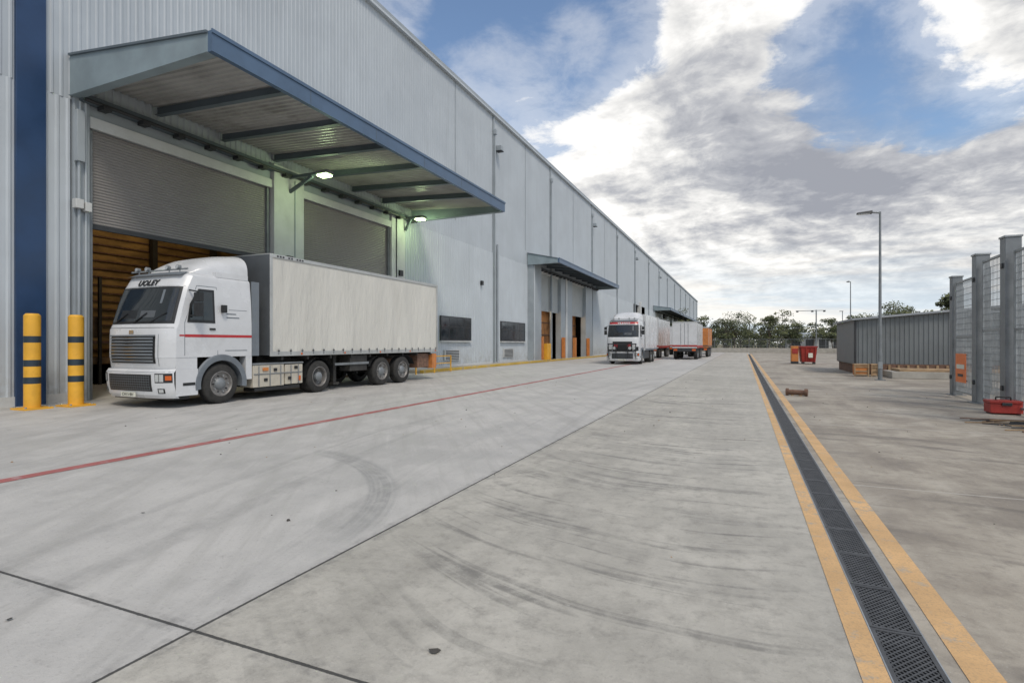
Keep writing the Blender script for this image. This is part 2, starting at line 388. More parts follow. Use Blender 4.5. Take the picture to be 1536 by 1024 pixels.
q=MB(); q.box(X0-.02,X0+.10,7.6,8.24,.0,HT-.2,'blue'); q.done('blue_pilaster',W,bevel=.01)
c=MB()
c.box(X0-.3,X0+.12,8.87,9.26,0,8.38,'trim')
for yy in (8.98,9.12): c.box(X0+.12,X0+.16,yy,yy+.05,0,8.3,'clad')
c.box(X0-.35,X0+.22,15.65,17.2,0,8.6,'ltrim')
c.box(X0-.35,X0+.14,23.4,24.62,0,8.6,'ltrim')
c.box(X0-.2,X0+.06,9.26,15.65,7.68,8.3,'trim'); c.box(X0-.2,X0+.06,17.2,23.4,7.68,8.3,'trim')
c.box(X0+.061,X0+.14,9.26,15.65,7.66,7.98,'ltrim'); c.box(X0+.061,X0+.13,17.2,23.4,7.66,7.98,'ltrim')
c.box(X0+.225,X0+.36,16.2,16.5,4.7,5.1,'black'); c.box(X0+.145,X0+.27,24.0,24.3,4.5,4.9,'black'); c.box(X0+.145,X0+.25,24.0,24.3,5.2,5.5,'black')
c.box(X0+.165,X0+.34,8.8,9.0,5.3,5.55,'ltrim'); c.box(X0+.165,X0+.34,9.04,9.2,5.25,5.5,'ltrim')
c.cyl((X0+.2,8.95,0),(X0+.2,8.95,6.9),.04,'trim',8); c.box(X0+.16,X0+.3,8.85,9.05,6.6,8.0,'trim')
c.cyl((X0+.24,16.7,0.1),(X0+.24,16.7,8.2),.025,'trim',8); c.cyl((X0+.16,23.8,0.1),(X0+.16,23.8,8.2),.03,'dark',8)
for y in (9.27,15.5,17.21,23.26): c.box(X0-.12,X0+.02,y,y+.12,0,7.66,'galvd')
c.done('dock_frames',W,bevel=.012)
s=MB()
s.corrh(X0-.1,9.3,15.6,5.0,7.7,.085,.022,'shut'); s.box(X0-.12,X0-.02,9.3,15.6,4.86,4.99,'dark')
s.corrh(X0-.1,17.25,23.35,.1,7.7,.085,.022,'shut')
s.corrh(X0-.1,45.2,51.5,4.6,8.0,.12,.025,'shutl'); s.corrh(X0-.1,55.4,60.6,4.6,8.0,.12,.025,'shutl')
s.done('roller_shutters',W,ang=60)
n=MB()
n.box(-25.2,-25,3,66,0,8.6,'must'); n.box(-25,X0-.36,3,3.1,0,8.6,'must'); n.box(-25,X0-.36,65.9,66,0,8.6,'dark')
n.box(-25,X0-.31,3.1,65.9,8.45,8.6,'dark'); n.box(-25,X0-.36,26,26.1,0,8.45,'must')
for k in range(24): n.box(-24.98,-24.9,3.1,26,.3+k*.34,.36+k*.34,'rust')
for y in range(4,26,3): n.box(-24.74,-24.5,y,y+.22,0,8.4,'chass')
for k in range(36):
    y=random.uniform(4,25); z=random.choice([0,0,1.8]); n.box(-24.4,-23.3,y,y+1.0,z+.02,z+random.uniform(.7,1.3),'brown')
for z in (1.7,): n.box(-24.45,-23.2,3.3,25.5,z-.1,z,'rust')
for y in range(9,26,4): n.box(-23.2,-23.1,y,y+.1,0,4.2,'chass')
for y in (11,14,17): n.box(-21.4,-21.2,y,y+1.4,8.2,8.26,'warm')
for k in range(8): n.beam((-25,4+k*3,7.6),(X0-.4,4+k*3,7.9),.12,.25,'chass')
for (y0,y1) in ((45.2,51.5),(55.4,60.6)):
    n.box(-18.2,-18.1,y0-.4,y1+.6,0,4.9,'brownl'); n.box(-18.1,-17.95,y0+1.2,y0+1.5,0,4.6,'yel')
    for z in (1.2,2.4,3.6): n.box(-18.09,-18.0,y0-.3,y1+.5,z,z+.1,'rust')
n.done('interior_fitout',W,smooth=False)
d=MB()
d.box(X0-.3,X0+.55,43.0,45.0,0,9.0,'trim'); d.box(X0+.56,X0+.62,43.05,43.25,0,8.3,'clad')
d.box(X0-.3,X0+.25,51.5,55.4,0,8.3,'trim'); d.box(X0+.255,X0+.3,53,53.6,0,8.3,'ltrim')
d.box(X0-.3,X0+.3,60.6,63.5,0,8.3,'trim'); d.box(X0-.3,X0+.1,45.0,51.5,8.0,8.3,'ltrim'); d.box(X0-.3,X0+.1,55.4,60.6,8.0,8.3,'ltrim')
for y in (45.05,51.4,55.3,60.7): d.box(X0+.35,X0+.65,y,y+.35,.15,2.2,'orange')
d.box(X0+.35,X0+.9,45.6,46.6,.15,1.6,'yel')
d.box(X0-1.3,X0-1.2,91.5,103,0,9.2,'dark'); d.box(X0-.3,X0+.3,96.9,97.8,0,9.0,'ltrim')  # first box: dark sheet painted in for the shade inside the opening
d.box(X0-1.5,X0-1.4,113,230,0,8.3,'chass')  # dark backing stands for the unlit depth of the open dock
for k in range(12): 
    y=113+k*10.2; d.box(X0-.3,X0+.3,y,min(y+2.4,229.9),0,8.3,'clad')
    if k%2==0: d.box(X0-.4,X0-.2,y+2.4,y+10.2,3.4,8.3,'shutl')
d.done('far_dock_bays',W,bevel=.01)
v=MB()
for (y0,y1) in ((28.4,32.4),(37.3,42.2)):
    v.box(X0+.04,X0+.13,y0,y1,1.78,3.3,'dark')
    nn=4
    for k in range(nn):
        a=y0+.06+(y1-y0-.06)*k/nn; v.box(X0+.131,X0+.137,a,a+(y1-y0)/nn-.08,1.85,3.23,'winglass')
    v.box(X0+.04,X0+.2,y0-.05,y1+.05,1.7,1.77,'ltrim'); v.box(X0+.138,X0+.15,y0+.06,y1-.06,2.62,2.66,'dark')
    v.box(X0+.045,X0+.12,y0+.5,y0+2.4,.55,1.2,'ltrim')
    for k in range(6): v.box(X0+.12,X0+.135,y0+.6,y0+2.3,.6+k*.1,.65+k*.1,'dark')
v.box(X0+.05,X0+.25,25.1,25.5,4.3,4.9,'black'); v.box(X0+.05,X0+.2,33.9,34.15,5.7,6.0,'black')
v.box(X0+.05,X0+.16,36.6,36.75,.3,9,'trim')
v.done('windows',W,smooth=False)
def canopy(name,y0,y1,xw,xo,zwt,zot,zb,sp,end=True):
    c=MB(); n=max(2,round((y1-y0)/.22)); py=(y1-y0)/n
    zs0,zs1=zb+.62,zot-.12
    dz=lambda x:zs0+(zs1-zs0)*(x-xw)/(xo-xw)
    pts=[]
    for j in range(n):
        a=y0+j*py; pts+=[(a,0),(a+.5*py,0),(a+.62*py,.05),(a+.88*py,.05)]
    pts.append((y1,0)); i=len(c.v)
    for (y,o) in pts: c.v.append((xw,y,dz(xw)-o)); c.v.append((xo-.1,y,dz(xo-.1)-o))
    for j in range(len(pts)-1): c.f.append((i+2*j,i+2*j+2,i+2*j+3,i+2*j+1)); c.m.append(c.mi('soffit'))
    c.hexa([(xw,y0,zwt-.09),(xo,y0,zot-.09),(xo,y1,zot-.09),(xw,y1,zwt-.09),(xw,y0,zwt-.03),(xo,y0,zot-.03),(xo,y1,zot-.03),(xw,y1,zwt-.03)],'trim')
    c.box(xo-.02,xo+.12,y0-.12,y1+.12,zb,zot+.04,'fascia'); c.box(xo+.121,xo+.15,y0-.14,y1+.14,zot-.03,zot+.06,'fascia')
    k=y0+3
    while k<y1: c.box(xo+.1205,xo+.125,k,k+.015,zb+.01,zot-.04,'beam'); k+=3
    for (a,bb) in ((y0-.12,y0+.08),(y1-.08,y1+.12)):
        c.hexa([(xw,a,zb-.02),(xo-.022,a,zb+.02),(xo-.022,bb,zb+.02),(xw,bb,zb-.02),(xw,a,zwt),(xo-.022,a,zot),(xo-.022,bb,zot),(xw,bb,zwt)],'beaml')
        c.hexa([(xw,a-.05,zwt-.01),(xo-.022,a-.05,zot-.01),(xo-.022,bb+.05,zot-.01),(xw,bb+.05,zwt-.01),(xw,a-.05,zwt+.05),(xo-.022,a-.05,zot+.05),(xo-.022,bb+.05,zot+.05),(xw,bb+.05,zwt+.05)],'beam')
        c.hexa([(xw,a-.03,zb-.05),(xo-.022,a-.03,zb-.01),(xo-.022,bb+.03,zb-.01),(xw,bb+.03,zb-.05),(xw,a-.03,zb-.021),(xo-.022,a-.03,zb+.019),(xo-.022,bb+.03,zb+.019),(xw,bb+.03,zb-.021)],'beaml')
    y=y0+sp
    while y<y1-.6:
        A0,A1=zs0-.27,zs1-.24
        c.hexa([(xw,y-.02,A0),(xo-.022,y-.02,A1),(xo-.022,y+.02,A1),(xw,y+.02,A0),(xw,y-.02,zs0-.03),(xo-.022,y-.02,zs1-.03),(xo-.022,y+.02,zs1-.03),(xw,y+.02,zs0-.03)],'beam')
        c.hexa([(xw,y-.09,A0-.02),(xo-.022,y-.09,A1-.02),(xo-.022,y+.09,A1-.02),(xw,y+.09,A0-.02),(xw,y-.09,A0-.001),(xo-.022,y-.09,A1-.001),(xo-.022,y+.09,A1-.001),(xw,y+.09,A0-.001)],'beam')
        y+=sp
    c.box(xw-.02,xw+.2,y0+.08,y1-.08,zb-.12,zb+.10,'beam')
    c.cyl((xw+.3,y0+.1,zb-.1),(xw+.3,y1-.1,zb-.1),.05,'dark',8)
    for k in range(int((y1-y0)/1.1)):
        c.box(xw+.12,xw+.4,y0+.5+k*1.1,y0+.72+k*1.1,zb-.24,zb-.13,'dark')
    c.done(name,W,smooth=False)
canopy('large_canopy',8.92,25.5,X0+.06,-11.5,9.47,8.87,8.42,2.3)
canopy('small_canopy',43.0,66.3,X0+.06,-14.2,9.3,8.7,8.35,2.4)
canopy('far_canopy',113.0,229,X0+.06,-13.6,9.3,8.8,8.35,6)
l=MB()
for (x,y,z,yc) in ((-15.0,16.45,8.22,16.45),(-15.85,24.55,8.3,24.55)):
    l.beam((X0+.2,yc,7.7),(x-.6,yc,z-.02),.10,.14,'beam'); l.beam((X0+.2,yc,z+.05),(x+.1,yc,z+.05),.1,.12,'beam')
    l.box(x-.28,x+.28,y-.2,y+.2,z-.04,z+.09,'galvd'); l.box(x-.24,x+.24,y-.17,y+.17,z-.12,z-.045,'glow')
l.done('dock_lights',W,bevel=.02)
for (x,y,z) in ((-15.0,16.45,8.02),(-15.85,24.55,8.1)):
    la=bpy.data.lights.new('dock_light_lamp','POINT'); la.energy=70; la.color=(.76,1,.52); la.shadow_soft_size=.2
    lo=bpy.data.objects.new('dock_light_lamp',la); lo.location=(x,y,z); COL.objects.link(lo); lo.parent=W
for (x,y,z,en) in ((-20.5,14,7.2,150),(-17.7,48.3,4.3,60),(-17.7,58,4.3,60)):
    la=bpy.data.lights.new('interior_lamp','POINT'); la.energy=en; la.color=(1,.76,.46); la.shadow_soft_size=.4
    lo=bpy.data.objects.new('interior_lamp',la); lo.location=(x,y,z); COL.objects.link(lo); lo.parent=W

k=MB(); k.box(X0+.05,-16.0,24.7,44.9,0,.16,'kerb'); k.box(-15.998,-15.75,24.7,44.9,0,.165,'ykerb')
k.box(X0+.7,-16.0,45,88,0,.14,'kerb'); k.box(-15.998,-15.75,45,88,0,.145,'ykerb')
k.done('footpath_kerb',bevel=.015)
k=MB()
k.beam((-15.5,23.6,.9),(-15.5,27.2,.9),.06,.06,'yel')
for y in (23.6,25.4,27.2): k.cyl((-15.5,y,0),(-15.5,y,.93),.04,'yel',10)
k.beam((-15.5,23.6,.5),(-15.5,27.2,.5),.05,.05,'yel'); k.done('yellow_guard_rail')

def bollard(x,y,h=2.33,r=.165):
    q=MB()
    q.box(x-.3,x+.3,y-.3,y+.3,.0,.04,'yel')
    zs=[.04,.62,.78,1.04,1.20,1.62,1.78,h-.05]; ks=['yel','navyb','yel','navyb','yel','navyb','yel']
    for i in range(7): q.cyl((x,y,zs[i]),(x,y,zs[i+1]),r,ks[i],28,cap=False)
    q.cyl((x,y,h-.05),(x,y,h),r,'yel',28,r1=r-.04)
    for (a,bb) in ((1,1),(1,-1),(-1,1),(-1,-1)): q.cyl((x+a*.24,y+bb*.24,.04),(x+a*.24,y+bb*.24,.075),.025,'galv',8)
    q.done('safety_bollard',merge=False)
bollard(-15.98,7.5); bollard(-15.75,8.32)

# ------------------------------------------------------------ trucks
def interp(t,x):
    if x<=t[0][0]: return t[0][1]
    for (a,b_),(c_,d_) in zip(t,t[1:]):
        if x<=c_: return b_+(d_-b_)*(x-a)/(c_-a)
    return t[-1][1]
YF=[(.95,.05),(1.3,.0),(1.95,.02),(2.08,.08),(2.6,.22),(3.03,.36),(3.12,.41),(3.3,.50)]
def yf(z): return interp(YF,z)-.16
def hw(z): return interp([(1.0,1.25),(2.1,1.25),(2.7,1.225),(3.3,1.17)],z)
def bul(u): a=abs(u); return .05*a*a+.24*a**7
def front(u,z,off=0):
    n=Vector((abs(u)**6*(1 if u>0 else -1),-1,0)).normalized()
    return Vector((hw(z)*u,yf(z)+bul(u),z))+n*off
def wheel(q,x,y,r,side,dual=False,w=.30):
    wd=w if not dual else .56
    pr=[(0,r*.62),(.0,r*.86),(.03,r*.97),(.06,r),(wd-.06,r),(wd-.03,r*.97),(wd,r*.86),(wd,r*.62)]
    pr=[(a*-side,b_) for a,b_ in pr]
    q.revx(pr,x,y,r,'tyre',36)
    for gx in (.1,.15,.2): q.revx([(-side*gx,r*.995),(-side*gx,r+.004),(-side*(gx+.02),r+.004),(-side*(gx+.02),r*.995)],x,y,r,'black',36)
    dep=.05 if not dual else .16
    q.revx([(0,r*.63),(side*.006,r*.60),(-side*.01,r*.57),(-side*dep,r*.54),(-side*(dep+.02),r*.32)],x,y,r,'rim',28)
    q.revx([(-side*(dep+.02),r*.32),(-side*.03,r*.28),(-side*.0,r*.2),(side*.02,r*.12),(side*.02,0)],x,y,r,'galvd',20)
    for k in range(10):
        a=2*math.pi*k/10; cy=y+math.cos(a)*r*.41; cz=r+math.sin(a)*r*.41
        q.cyl((x-side*(dep+.03),cy,cz),(x-side*(dep-.035),cy,cz),.018,'black' if k%2 else 'galv',6)
def cab(P,style='a',text='UOLEY'):
    sh=MB()
    zr=[1.25,1.6,1.95,2.02,2.08,2.3,2.6,2.85,3.03,3.12,3.22,3.3]
    def per(z,s=1,dz=0):
        pts=[]; h=hw(z); yb=2.35
        yc=yf(z)+bul(1)
        for k in range(5): pts.append(Vector((h,yb+(yc-yb)*k/5,z)))
        for k in range(33):
            u=1-2*k/32; u=math.copysign(abs(u)**.6,u); pts.append(front(u,z))
        for k in range(4,-1,-1): pts.append(Vector((-h,yb+(yc-yb)*k/5,z)))
        cy=1.4
        return [Vector((p.x*s,cy+(p.y-cy)*s,z+dz)) for p in pts]
    rows=[per(z) for z in zr]+[per(3.3,.985,.05),per(3.3,.95,.09),per(3.3,.88,.115),per(3.3,.5,.13)]
    n=len(rows[0]); i=len(sh.v)
    for r_ in rows: sh.v+=[tuple(p) for p in r_]
    for a in range(len(rows)-1):
        for c_ in range(n):
            d_=(c_+1)%n
            sh.f.append((i+a*n+c_,i+a*n+d_,i+(a+1)*n+d_,i+(a+1)*n+c_)); sh.m.append(sh.mi('white'))
    sh.f.append(tuple(i+(len(rows)-1)*n+c_ for c_ in range(n))); sh.m.append(0)
    def low(a,b_):
        z=.96+.29*b_; u=1-2*a; u=math.copysign(abs(u)**.6,u)
        return front(u,z,-.005)
    sh.grid(low,32,2,'white')
    for sx in (1,-1): sh.box(sx*1.235-.005,sx*1.235+.005,.14,.70,.9,1.25,'white')
    for sx in (1,-1): sh.box(min(sx*1.0,sx*1.245),max(sx*1.0,sx*1.245),2.16,2.36,.6,1.25,'white')
    sh.done('cab_shell',P,ang=32,merge=True)
    bp=MB()
    def bprof(z): return interp([(.25,.08),(.34,.0),(.6,-.05),(.88,-.06),(.97,.0)],z)-.16
    def bf(u,z,off=0):
        nrm=Vector((abs(u)**6*(1 if u>0 else -1),-1,0)).normalized()
        return Vector((1.27*u,bprof(z)+bul(u),z))+nrm*off
    zz=[.25,.34,.48,.6,.75,.88,.97]
    def bg(a,b_):
        k=b_*6; z=zz[min(6,int(round(k)))]; u=1-2*a; u=math.copysign(abs(u)**.6,u); return bf(u,z)
    bp.grid(bg,32,6,'white')
    for sx in (1,-1): bp.box(sx*1.262-.008,sx*1.262+.008,.12,.70,.3,.96,'white')
    def top(a,b_):
        u=1-2*a; u=math.copysign(abs(u)**.6,u); p_=bf(u,.97); return Vector((p_.x*(1-.1*b_),p_.y+.12*b_,.97+.005*b_))
    bp.grid(top,32,1,'fender')
    bp.box(-1.1,1.1,.12,.6,.2,.9,'black')
    def bpatch(u0,u1,z0,z1,off,k,nu=8): bp.grid(lambda a,b_:bf(u0+(u1-u0)*a,z0+(z1-z0)*b_,off),nu,3,k)
    bpatch(-.64,.64,.43,.84,.006,'black',16)
    for k in range(6): bpatch(-.60,.60,.47+k*.062,.480+k*.062,.014,'fender',12)
    for k in range(19): 
        u=-.58+k*.0645; bpatch(u,u+.006,.45,.82,.011,'fender',1)
    for sx in (1,-1):
        bpatch(sx*.72,sx*.985,.64,.87,.006,'black',6); bpatch(sx*.735,sx*.80,.665,.845,.014,'lamp',4); bpatch(sx*.81,sx*.875,.665,.845,.014,'lamp',4); bpatch(sx*.90,sx*.975,.70,.81,.014,'amber',3)
        bpatch(sx*.76,sx*.88,.38,.50,.008,'black',4); bpatch(sx*.78,sx*.86,.40,.48,.014,'lamp',4)
    bpatch(-.96,.96,.895,.905,.004,'fender',20)
    bp.box(-.26,.26,-.235,-.205,.29,.40,'plate')
    bp.done('bumper',P,ang=30,merge=True)
    fd=MB()
    def patch(u0,u1,z0,z1,off,k,nu=16,nv=6): fd.grid(lambda a,b_:front(u0+(u1-u0)*a,z0+(z1-z0)*b_,off),nu,nv,k)
    patch(-.95,.95,2.09,3.03,.006,'black',24,8)
    patch(-.91,.91,2.15,2.99,.012,'glass',24,8)
    patch(-.5,.02,2.22,2.44,.0125,'black',6,2); patch(.12,.55,2.25,2.42,.0125,'tgrey',6,2); patch(.6,.66,2.6,2.95,.0125,'fender',2,2)
    patch(-.97,.97,3.045,3.052,.004,'fender',20,1)
    if style=='a':
        patch(-.68,.68,1.11,1.78,.006,'black')
        for k in range(8): patch(-.65,.65,1.145+k*.08,1.175+k*.08,.030,'fender',14,1)
        for k in range(8): patch(-.65,.65,1.175+k*.08,1.187+k*.08,.034,'chrome',14,1)
        for u in (-.4,-.13,.13,.4): patch(u-.006,u+.006,1.12,1.77,.020,'black',1,2)
        patch(-.70,.70,1.78,1.81,.03,'fender',14,1)
        patch(-.97,.97,1.985,1.995,.006,'black',20,1); patch(-.07,.07,1.84,1.93,.012,'chrome',2,2)
        for s_ in (-1,1): patch(s_*.74,s_*.75,1.05,1.98,.004,'fender',1,4)
    else:
        patch(-.60,.60,1.0,1.75,.006,'black'); patch(-.95,-.66,1.05,1.35,.01,'black'); patch(.66,.95,1.05,1.35,.01,'black')
        patch(-.5,-.3,1.3,1.6,.02,'red',4,2); patch(.3,.5,1.3,1.6,.02,'red',4,2)
        patch(-.93,.93,3.10,3.26,.01,'red',20,2)
        for x in (-.9,-.6,.6,.9): fd.cyl((x,-.28,1.25),(x,-.20,1.25),.12,'lamp',14)
        fd.beam((-1.1,-.30,1.0),(1.1,-.30,1.0),.06,.08,'dark'); fd.beam((-1.1,-.30,1.55),(1.1,-.30,1.55),.06,.08,'dark')
        for x in (-1.05,-.45,.45,1.05): fd.beam((x,-.30,.5),(x,-.30,1.6),.06,.06,'dark')
    for x in (-.75,.0,.6): 
        a=front(x/1.25,2.12,.03); c_=front((x+.42)/1.25,2.36,.035); fd.beam(a,c_,.02,.02,'black')
    for sx in (1,-1):
        def sp(y,z,off): return Vector((sx*(hw(z)+off),y,z))
        def side(pts,off,k): fd.face([sp(y,z,off) for (y,z) in (pts if sx>0 else pts[::-1])],k)
        side([(.42,2.13),(1.20,2.13),(1.20,3.00),(.76,3.00),(.50,2.6)],.012,'black')
        side([(.49,2.2),(1.14,2.2),(1.14,2.94),(.80,2.94),(.56,2.56)],.016,'glass')
        side([(.84,2.2),(.86,2.2),(.86,2.94),(.84,2.94)],.018,'black')
        for (a,c_) in (((.36,1.3),(.36,2.12)),((.36,2.12),(.72,3.08)),((.72,3.08),(1.28,3.08)),((1.28,3.08),(1.28,1.3))):
            A=sp(a[0],a[1],-.003); B=sp(c_[0],c_[1],-.003); fd.beam(A,B,.014,.014,'fender')
        fd.box(min(sx*1.25,sx*1.275),max(sx*1.25,sx*1.275),1.04,1.20,1.95,2.0,'black')
        if style=='a':
            side([(.36,1.76),(2.35,1.76),(2.35,1.83),(.36,1.83)],.005,'red')
            side([(.22,1.78),(.35,1.78),(.35,1.82),(.22,1.82)],.005,'red')
            side([(1.55,2.28),(1.95,2.28),(1.95,2.31),(1.55,2.31)],.005,'fender'); side([(1.55,2.38),(1.85,2.38),(1.85,2.41),(1.55,2.41)],.005,'fender')
        side([(1.5,1.4),(2.2,1.4),(2.2,1.42),(1.5,1.42)],.004,'fender')
        side([(1.62,2.5),(2.2,2.5),(2.2,2.512),(1.62,2.512)],.004,'fender')
        fd.beam((sx*1.22,.50,2.95),(sx*1.46,.56,2.9),.035,.035,'black')
        fd.box(min(sx*1.36,sx*1.56),max(sx*1.36,sx*1.56),.52,.64,2.28,2.62,'black'); fd.box(min(sx*1.36,sx*1.56),max(sx*1.36,sx*1.56),.52,.64,2.66,2.88,'black')
        fd.beam((sx*1.24,.50,2.3),(sx*1.4,.56,2.32),.03,.03,'black')
        fd.box(min(sx*1.27,sx*1.36),max(sx*1.27,sx*1.36),1.36,1.48,2.42,2.62,'black'); fd.box(min(sx*1.2,sx*1.30),max(sx*1.2,sx*1.30),1.40,1.44,2.5,2.53,'black')
        fd.box(min(sx*1.20,sx*1.235),max(sx*1.20,sx*1.235),2.37,2.62,1.25,3.35,'fender')
        fd.box(min(sx*1.24,sx*1.28),max(sx*1.24,sx*1.28),.30,.62,.55,.62,'black')
    fd.grid(lambda a,b_:Vector(((a*2-1)*1.06, .26+.22*b_+.12*abs(a*2-1)**4, 3.33+.10*b_)),16,2,'fender')
    fd.cyl((-1.1,.55,3.50),(1.1,.55,3.50),.022,'galv',10)
    for x in (-.8,-.4,.4,.8):
        fd.cyl((x,.55,3.36),(x,.55,3.52),.015,'galv',8); fd.cyl((x,.47,3.55),(x,.56,3.55),.055,'galvd',14); fd.cyl((x,.462,3.55),(x,.472,3.55),.048,'lamp',14)
    fd.done('cab_details',P,ang=35)
    rf=MB()
    def fz(a,b_):
        y=.72+1.58*a; w_=interp([(0,.80),(.25,1.02),(1,1.15)],a); h_=interp([(0,.03),(.15,.28),(.4,.50),(.7,.63),(1,.70)],a)
        ang=math.pi*b_; cs=math.cos(ang); sn=math.sin(ang)
        e=.55
        return Vector((math.copysign(abs(cs)**e,cs)*w_,y,3.40+abs(sn)**e*h_))
    rf.grid(fz,14,28,'white')
    ring=[fz(1,k/28) for k in range(29)]; rf.face(ring,'fender')
    for sx in (1,-1): rf.box(min(sx*.98,sx*1.16),max(sx*.98,sx*1.16),1.3,2.3,3.36,3.5,'white')
    rf.done('roof_fairing',P,ang=40,merge=True)
    w_=MB()
    for sx in (1,-1):
        def ar(a,b_):
            ang=math.pi*(-.05+1.10*a); prof=[(.98,.64),(1.275,.62),(1.285,.66),(1.285,.76),(1.24,.79)]
            px,pr=prof[int(round(b_*4))]
            return Vector((sx*px,1.4+math.cos(ang)*pr,.53+math.sin(ang)*pr))
        w_.grid(ar,24,4,'fender')
        wheel(w_,sx*1.24,1.4,.53,sx)
    w_.cyl((-1,1.4,.53),(1,1.4,.53),.09,'chass',10)
    w_.box(-.9,.9,.9,2.3,.75,1.24,'chass')
    w_.done('front_wheels_and_arches',P,ang=40,recalc=False)
    if text:
        tc=bpy.data.curves.new('cab_lettering','FONT'); tc.body=text; tc.size=.23; tc.extrude=.005; tc.align_x='CENTER'; tc.space_character=1.1; tc.offset=.007
        to=bpy.data.objects.new('cab_lettering',tc); to.location=(.05,.208,3.08); to.rotation_euler=(math.radians(60),0,0); COL.objects.link(to); to.parent=P
        tc.materials.append(M['black' if style=='a' else 'white'])
        tc=bpy.data.curves.new('plate_lettering','FONT'); tc.body='CH15·BH'; tc.size=.11; tc.extrude=.002; tc.align_x='CENTER'
        to=bpy.data.objects.new('plate_lettering',tc); to.location=(0,-.238,.31); to.rotation_euler=(math.radians(90),0,0); COL.objects.link(to); to.parent=P
        tc.materials.append(M['black'])

T=empty('semi_trailer_truck',(-14.04,8.78,0))
cab(T)
ch=MB()
for sx in (1,-1): ch.box(sx*.42-.05,sx*.42+.05,2.2,6.4,.75,1.02,'chass')
for sx in (1,-1):
    wheel(ch,sx*1.25,5.02,.52,sx,dual=True)
    ch.grid(lambda a,b_:Vector((sx*(.68+.58*b_),5.02+math.cos(math.pi*a)*.62,.52+math.sin(math.pi*a)*.62)),12,1,'black')
ch.cyl((-1,5.02,.52),(1,5.02,.52),.13,'chass',10)
ch.box(-.45,.45,4.4,5.6,1.03,1.18,'chass')
for z in (2.0,2.3): ch.cyl((-.3,2.45,z),(-.3,2.9,z-.5),.03,'black',8)
ch.box(-.9,.9,2.38,2.62,1.0,2.6,'chass')
ch.done('tractor_chassis',T,ang=40)
fb=MB()
for sx in (1,-1):
    a,c_=sorted((sx*.72,sx*1.22))
    fb.box(a,c_,2.42,3.55,.34,.98,'cream'); fb.box(a,c_,3.60,4.30,.36,.96,'cream')
    e=sx*1.222; a,c_=sorted((e,e+sx*.02))
    for y in (2.6,3.0,3.4,3.8,4.1): fb.box(a,c_,y,y+.035,.36,.95,'galvd')
    fb.box(a,c_,2.44,4.28,.70,.73,'galvd')
    a,c_=sorted((e,e+sx*.03))
    for (y,z) in ((2.8,.5),(3.15,.78),(3.7,.5),(3.95,.82)): fb.box(a,c_,y,y+.12,z,z+.09,'black')
    fb.box(a,c_,2.75,2.95,.8,.9,'orange'); fb.box(a,c_,4.12,4.2,.45,.6,'amber')
    fb.box(min(sx*.7,sx*1.24),max(sx*.7,sx*1.24),2.40,4.32,.985,1.03,'galvd')
    fb.box(min(sx*.75,sx*1.2),max(sx*.75,sx*1.2),2.5,4.2,.22,.33,'black')
fb.done('fuel_tanks_and_side_boxes',T,bevel=.02)
tr=MB(); y0,y1=2.97,12.42; hwid=1.265
tr.box(-hwid+.01,hwid-.01,y0+.03,y1-.03,1.34,4.16,'curtain')
tr.box(-hwid,hwid,y0,y0+.028,1.25,4.22,'tgrey')
for sx in (1,-1):
    a,c_=sorted((sx*(hwid-.008),sx*(hwid+.018)))
    tr.box(a,c_,y0,y1,4.14,4.25,'rail'); tr.box(a,c_,y0,y1,1.22,1.36,'rail')
    tr.box(a,c_,y0,y0+.10,1.36,4.14,'rail'); tr.box(a,c_,y1-.10,y1,1.36,4.14,'rail')
    a,c_=sorted((sx*(hwid+.018),sx*(hwid+.034)))
    n_=20
    for k in range(n_): 
        y=y0+.3+k*(y1-y0-.5)/(n_-1); tr.box(a,c_,y,y+.035,1.27,1.44,'galvd')
        tr.box(a,c_,y-.02,y+.055,1.36,1.40,'dark')
    for k in range(14):
        y=y0+.25+k*.11; z=4.17; tr.box(a,c_,y,y+.06,z,z+.05,'dark') if k in(0,1,2,4,5,7,8,9) else None
    for k in range(5): tr.box(a,c_,y0+1.2+k*2,y0+1.26+k*2,1.25,1.31,'amber')
tr.box(-hwid,hwid,y0,y1,4.22,4.252,'rail')
tr.box(-hwid,hwid,y1-.028,y1,1.25,4.22,'white')
tr.done('trailer_body',T,bevel=.008)
tc=MB()
for sx in (1,-1):
    tc.box(sx*.45-.06,sx*.45+.06,y0+.2,y1-.05,.98,1.21,'chass')
    for y in (8.38,9.74): 
        wheel(tc,sx*1.24,y,.54,sx,w=.36)
        tc.cyl((sx*.1,y,.54),(sx*1.0,y,.54),.08,'chass',8)
    tc.grid(lambda a,b_:Vector((sx*(.85+.4*b_),interp([(0,7.6),(.2,7.85),(.8,10.3),(1,10.55)],a),interp([(0,.75),(.2,1.13),(.8,1.13),(1,.75)],a))),8,1,'black')
    tc.box(sx*.8-.06,sx*.8+.06,6.1,6.24,.25,1.2,'chass'); tc.box(sx*.8-.13,sx*.8+.13,6.03,6.31,.17,.25,'chass')
    a,c_=sorted((sx*.7,sx*1.16)); tc.box(a,c_,6.6,7.55,.62,1.18,'chass')
    a,c_=sorted((sx*.7,sx*1.12)); tc.box(a,c_,11.0,11.9,.55,1.16,'rust')
    a,c_=sorted((sx*1.18,sx*1.21)); tc.box(a,c_,5.8,7.6,.85,.93,'galvd')
    a,c_=sorted((sx*1.0,sx*1.24)); tc.box(a,c_,12.0,12.35,.5,1.15,'orange')
    tc.box(a,c_,12.352,12.37,.6,1.1,'redd')
for k in range(9): tc.box(-1.2,1.2,y0+.5+k*1.05,y0+.58+k*1.05,1.1,1.215,'chass')
tc.box(-1.15,1.15,12.2,12.3,.5,.62,'chass')
tc.done('trailer_running_gear',T,ang=40)

